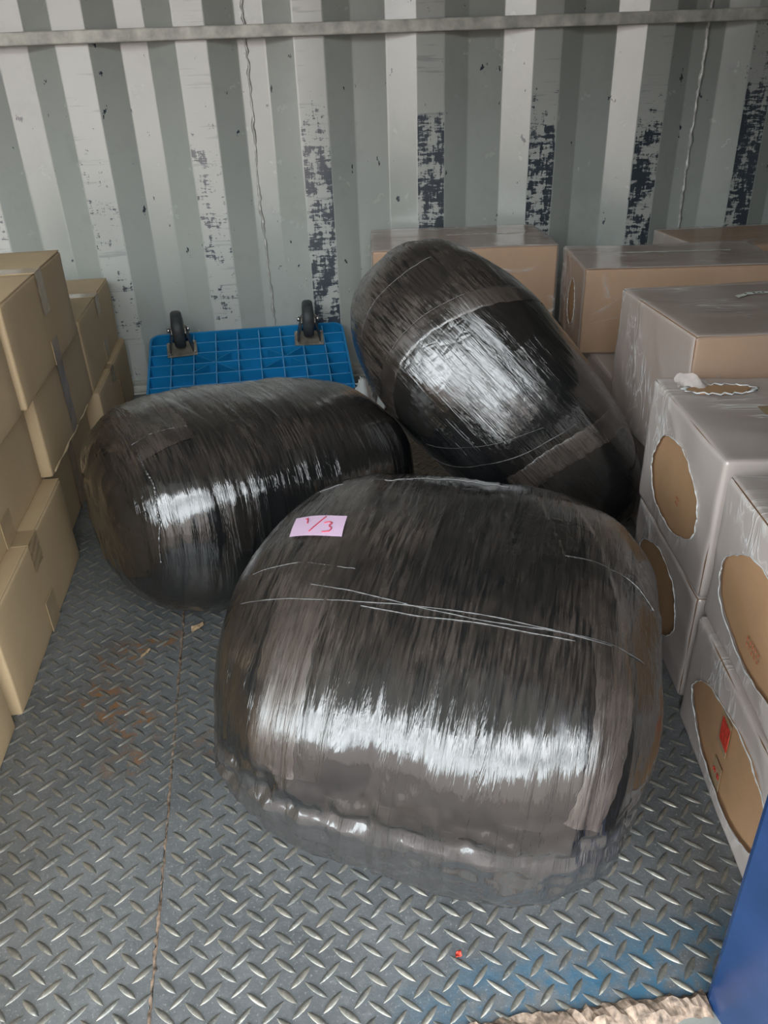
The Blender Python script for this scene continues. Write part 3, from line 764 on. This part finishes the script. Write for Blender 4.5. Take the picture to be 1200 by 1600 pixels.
# support for the back row left of it is the floor itself
# red sticker and red print inside the oval of r7
def on_left(parent, name, pts2, mat, off=.0026, sub=0):
    V = [(.004-off, p[0], p[1]) for p in pts2]+[(.004-off+.0008, p[0], p[1]) for p in pts2]
    n = len(pts2); F = [tuple(range(n)), tuple(range(n, 2*n))[::-1]]+[(i, i+n, (i+1) % n+n, (i+1) % n) for i in range(n)]
    return link(name, mesh(V, F), parent, [mat])
tp = on_left(r7, 'brown_tape_patch', [(.170, .072), (.198, .074), (.200, .118), (.172, .118)], TAPE, .0022)
st = on_left(r7, 'red_sticker', [(.168, .082), (.192, .084), (.194, .114), (.170, .112)], REDP, .0036); st['label'] = 'mottled red sticker'
tp2 = on_left(r7, 'brown_tape_patch', [(.168, .018), (.192, .018), (.194, .052), (.170, .052)], TAPE, .0022)
def glyphs(parent, name, y0, z0, s, rows, cols, mat, seed, off=.0036):
    rr = random.Random(seed); V, F = [], []
    for r_ in range(rows):
        for c_ in range(cols):
            oy, oz = y0+c_*s*1.25, z0-r_*s*1.3
            for k in range(5):
                if rr.random() < .5: a, b, hx, hz = oy+rr.random()*s*.3, oz+rr.random()*s*.8, s*rr.uniform(.4, .7), s*.10
                else: a, b, hx, hz = oy+rr.random()*s*.8, oz+rr.random()*s*.3, s*.10, s*rr.uniform(.4, .7)
                v, f = box_vf(.004-off, .004-off+.0006, a, a+hx, b, b+hz); m = len(V); V += v; F += [tuple(i+m for i in q) for q in f]
    o = link(name, mesh(V, F), parent, [mat]); o['kind'] = 'stuff'; return o
glyphs(r7, 'red_print', .170, .034, .009, 1, 2, REDP, 4)
glyphs(r6, 'faint_print', .16, .055, .006, 2, 5, PRINT, 6)
glyphs(r5, 'faint_print', .12, .075, .006, 2, 2, PRINT, 8)
# torn film and bared board on top of r5
def blob(cx, cy, rx, ry, z, seed, n=26, th=.0012):
    rr = random.Random(seed); V = []
    for lv in (0, 1):
        rr = random.Random(seed)
        for k in range(n):
            a = 2*pi*k/n; j = 1+rr.uniform(-.22, .22); V.append((cx+rx*j*cos(a), cy+ry*j*sin(a), z+lv*th))
    F = [tuple(range(n))[::-1], tuple(range(n, 2*n))]+[(k, (k+1) % n, n+(k+1) % n, n+k) for k in range(n)]
    return V, F
V, F = blob(.075, .232, .047, .018, .1962, 3); link('bared_board_patch', mesh(V, F), r5, [CARDB])
V = []; F = []
rr = random.Random(4)
# a lifted flap of film at the left of the tear
n1_, n2_ = 10, 5
for i in range(n1_+1):
    for j in range(n2_+1):
        u, v_ = i/n1_, j/n2_
        V.append((.018+.045*u, .240+.006*sin(u*7)+.022*v_*(1-.6*u), .1972+.016*v_*sin(pi*(.15+.8*u))+.002*sin(u*15+v_*6)))
for i in range(n1_):
    for j in range(n2_): a = i*(n2_+1)+j; F.append((a, a+n2_+1, a+n2_+2, a+1))
FV, FF_ = V, F; fme = mesh(V, F, True); fme.attributes.new('op', 'FLOAT', 'POINT').data.foreach_set('value', [.8]*len(V)); link('film_flap', fme, r5, [FILM]); V, F = [], []
pts = [(.075+.050*(1+.1*sin(k*2.1))*cos(2*pi*k/40), .232+.020*(1+.2*sin(k*3.3))*sin(2*pi*k/40), .1975) for k in range(41)]
v, f = tube(pts, .0012, 5, .6); m = len(V); V = list(V)+list(v); F += [tuple(i+m for i in q) for q in f]
link('torn_film_edge', mesh(V, F, True), r5, [RIM])
# torn white tape with dark print on r4
V, F = [], []; n = 24
for i in range(n+1):
    x = .16+.20*i/n; y = .205+.012*sin(i*.35)+.05*(i/n)
    V += [(x, y-.0065+.002*sin(i*2.7), .2418), (x, y+.0065+.002*sin(i*1.9+1), .2418)]
for i in range(n): F.append((2*i, 2*i+2, 2*i+3, 2*i+1))
tw = link('torn_tape', mesh(V, F, True), r4, [WHITE]); tw['label'] = 'torn white tape with dark print'
rr = random.Random(2); V2, F2 = [], []
for i in range(1, n):
    if rr.random() < .7:
        p = np.array(V[2*i])*.5+np.array(V[2*i+1])*.5; v, f = box_vf(p[0]-.003, p[0]+.003*rr.random(), p[1]-.003, p[1]+.003*rr.random(), .2419, .2423)
        m = len(V2); V2 += v; F2 += [tuple(a+m for a in q) for q in f]
link('printed_marks', mesh(V2, F2), tw, [DARKP])['kind'] = 'stuff'

# ------------------------------------------------------------------ upside-down blue platform dolly
dl = thing('platform_dolly', 'blue plastic platform dolly lying upside down against the wall, casters up', 'trolley', (-.064, 1.950, 0), radians(0)); dl.rotation_euler = (radians(20.5), 0, 0)
PW, PD, PH = .55, .325, .05
prof = []
V, F = [], []
def outline(w, d, r, n=6, flare=0):
    P = []; w0 = w
    for (cx, cy, a0) in ((w/2-r, d/2-r, 0), (-w/2+r, d/2-r, pi/2), (-w/2+r, -d/2+r, pi), (w/2-r, -d/2+r, 1.5*pi)):
        for k in range(n+1):
            a = a0+pi/2*k/n; P.append((cx+r*cos(a), cy+r*sin(a)+PD/2))
    return P
def prism_ring(w, d, r, z0, z1, th):
    o = outline(w, d, r); i = outline(w-2*th, d-2*th, max(.002, r-th)); n = len(o); V = [(x, y, z) for z in (z0, z1) for (x, y) in o]+[(x, y, z) for z in (z0, z1) for (x, y) in i]
    F = []
    for k in range(n):
        q = (k+1) % n
        F += [(k, q, n+q, n+k), (2*n+q, 2*n+k, 3*n+k, 3*n+q), (n+k, n+q, 3*n+q, 3*n+k), (k, 2*n+k, 2*n+q, q)]
    return V, F
o_ = outline(PW-.002, PD-.002, .03); n = len(o_)
V = [(x, y, z) for z in (.0, .012) for (x, y) in o_]; F = [tuple(range(n))[::-1], tuple(range(n, 2*n))]+[(k, (k+1) % n, n+(k+1) % n, n+k) for k in range(n)]
link('deck', mesh(V, F), dl, [PLASTIC])
V, F = prism_ring(PW, PD, .03, .002, PH, .006); link('rim', mesh(V, F), dl, [PLASTIC])
def rib(x0, x1, y0, y1, m=PLASTIC):
    V, F = box_vf(x0, x1, y0, y1, .0105, PH-.004); o = link('rib', mesh(V, F), dl, [PLASTIC, PLEDGE])
    o.data.polygons[1].material_index = 1
for k in range(1, 9): 
    x = -PW/2+PW*k/9; rib(x-.0014, x+.0014, .006, PD-.006)
for k in range(1, 7):
    y = PD*k/7; rib(-PW/2+.006, PW/2-.006, y-.0014, y+.0014)
for (xa, ya, xb, yb) in ((-.16, .24, -.04, .15), (-.04, .24, -.16, .15), (.04, .24, .16, .15), (.16, .24, .04, .15)):
    L = math.hypot(xb-xa, yb-ya); V, F = box_vf(-L/2, L/2, -.0012, .0012, .0105, PH-.008)
    o = link('rib', mesh(V, F), dl, [PLASTIC]); o.location = ((xa+xb)/2, (ya+yb)/2, 0); o.rotation_euler = (0, 0, math.atan2(yb-ya, xb-xa))
def caster(x, y, rz):
    def P(name, V, F, m, sm=False, bv=0, par=None):
        me = mesh(V, F, sm)
        if bv: bevel(me, bv)
        o = link(name, me, par or dl, [m])
        if par is None: o.location = (x, y, PH-.004); o.rotation_euler = (0, 0, rz)
        return o
    # fork with raised mounting plate
    pl_ = P('caster_bracket', *boxes([(-.041, .041, -.034, .030, 0, .004)]), PLATEM, bv=.001)
    for sx in (-.032, .032):
        for sy in (-.026, .022):
            V, F = lathe([(.004, .0055), (.0075, .0055), (.0085, .004)], 8, 'z'); b = P('bolt', V, F, BOLT, par=pl_); b.location = (sx, sy, 0)
    for sg in (-1, 1):
        # tapered cheek leaning in towards the axle
        b0, b1_ = sg*.034, sg*.020
        V = [(b0, -.030, .003), (b0, .028, .003), (b1_, .018, .066), (b1_, -.004, .070), (b1_, -.012, .060)]
        V = V+[(a-sg*.003, b, c) for a, b, c in V]; n = 5
        F = [tuple(range(n)), tuple(range(n, 2*n))[::-1]]+[(i, i+n, (i+1) % n+n, (i+1) % n) for i in range(n)]
        P('caster_cheek', V, F, CASTM)
    V, F = lathe([(-.016, .030), (-.014, .046), (-.010, .0495), (-.005, .051), (.005, .051), (.010, .0495), (.014, .046), (.016, .030)], 36)
    V = [(a, b+.006, c+.062) for a, b, c in V]; wl = P('wheel', V, F, RUBBER, True)
    V, F = lathe([(-.018, .013), (-.018, .016), (.018, .016), (.018, .013)], 20); V = [(a, b+.006, c+.062) for a, b, c in V]; P('hub', V, F, PLATEM, True, par=wl)
    V, F = lathe([(-.031, .005), (-.029, .0075), (-.023, .0075), (-.0229, .004), (.0229, .004), (.023, .0075), (.029, .0075), (.031, .005)], 10)
    V = [(a, b+.006, c+.062) for a, b, c in V]; P('axle', V, F, BOLT, True)
caster(-.185, .255, radians(4)); caster(.172, .262, radians(-3))

# ------------------------------------------------------------------ loose scraps
def scrap(name, label, cat, loc, sz, mat, seed, rz=0, nx=14, h=.01, fq=3.1):
    V, F = [], []; rr = random.Random(seed); ny = nx
    for j in range(ny+1):
        for i in range(nx+1):
            u, v = i/nx-.5, j/ny-.5
            e = 1-.25*abs(sin(i*1.3+seed))*(abs(v) > .4)-.2*abs(sin(j*1.7+seed))*(abs(u) > .4)
            V.append([u*sz[0]*e+v*.2*sz[0], v*sz[1]*e, 0])
    V = np.array(V); V[:, 2] = np.abs(vnoise(V/max(sz)*fq+seed)+.3)*h*1.4+np.abs(vnoise(V/max(sz)*fq*2.6+seed))*h*.35
    V[:, 2] -= V[:, 2].min(); 
    for j in range(ny):
        for i in range(nx): a = j*(nx+1)+i; F.append((a, a+1, a+nx+2, a+nx+1))
    o = link(name, mesh(V, F, True), None, [mat], loc, (0, 0, rz)); o['label'] = label; o['category'] = cat
    md = o.modifiers.new('s', 'SOLIDIFY'); md.thickness = .0008; md.offset = 1
    return o
scrap('cardboard_scrap', 'small tan cardboard scrap on the floor below the left bale', 'scrap', (-.165, 1.035, .0018), (.026, .014), SCRAP, 3, .6, 8, .004)
scrap('cardboard_scrap', 'thin brown cardboard sliver on the tread plate left of the floor seam', 'scrap', (-.242, .985, .0018), (.022, .006), SCRAP, 5, .8, 8, .002)
scrap('red_paper_bit', 'tiny red paper bit on the tread plate in front of the large bale', 'scrap', (.120, .4405, .0018), (.007, .006), REDP, 7, .3, 6, .002)
scrap('film_scrap', 'crumpled pale plastic film between the blue dolly and the tilted bale', 'film', (.232, 1.845, .0005), (.085, .12), RIM, 9, .2, 30, .10, 1.6)
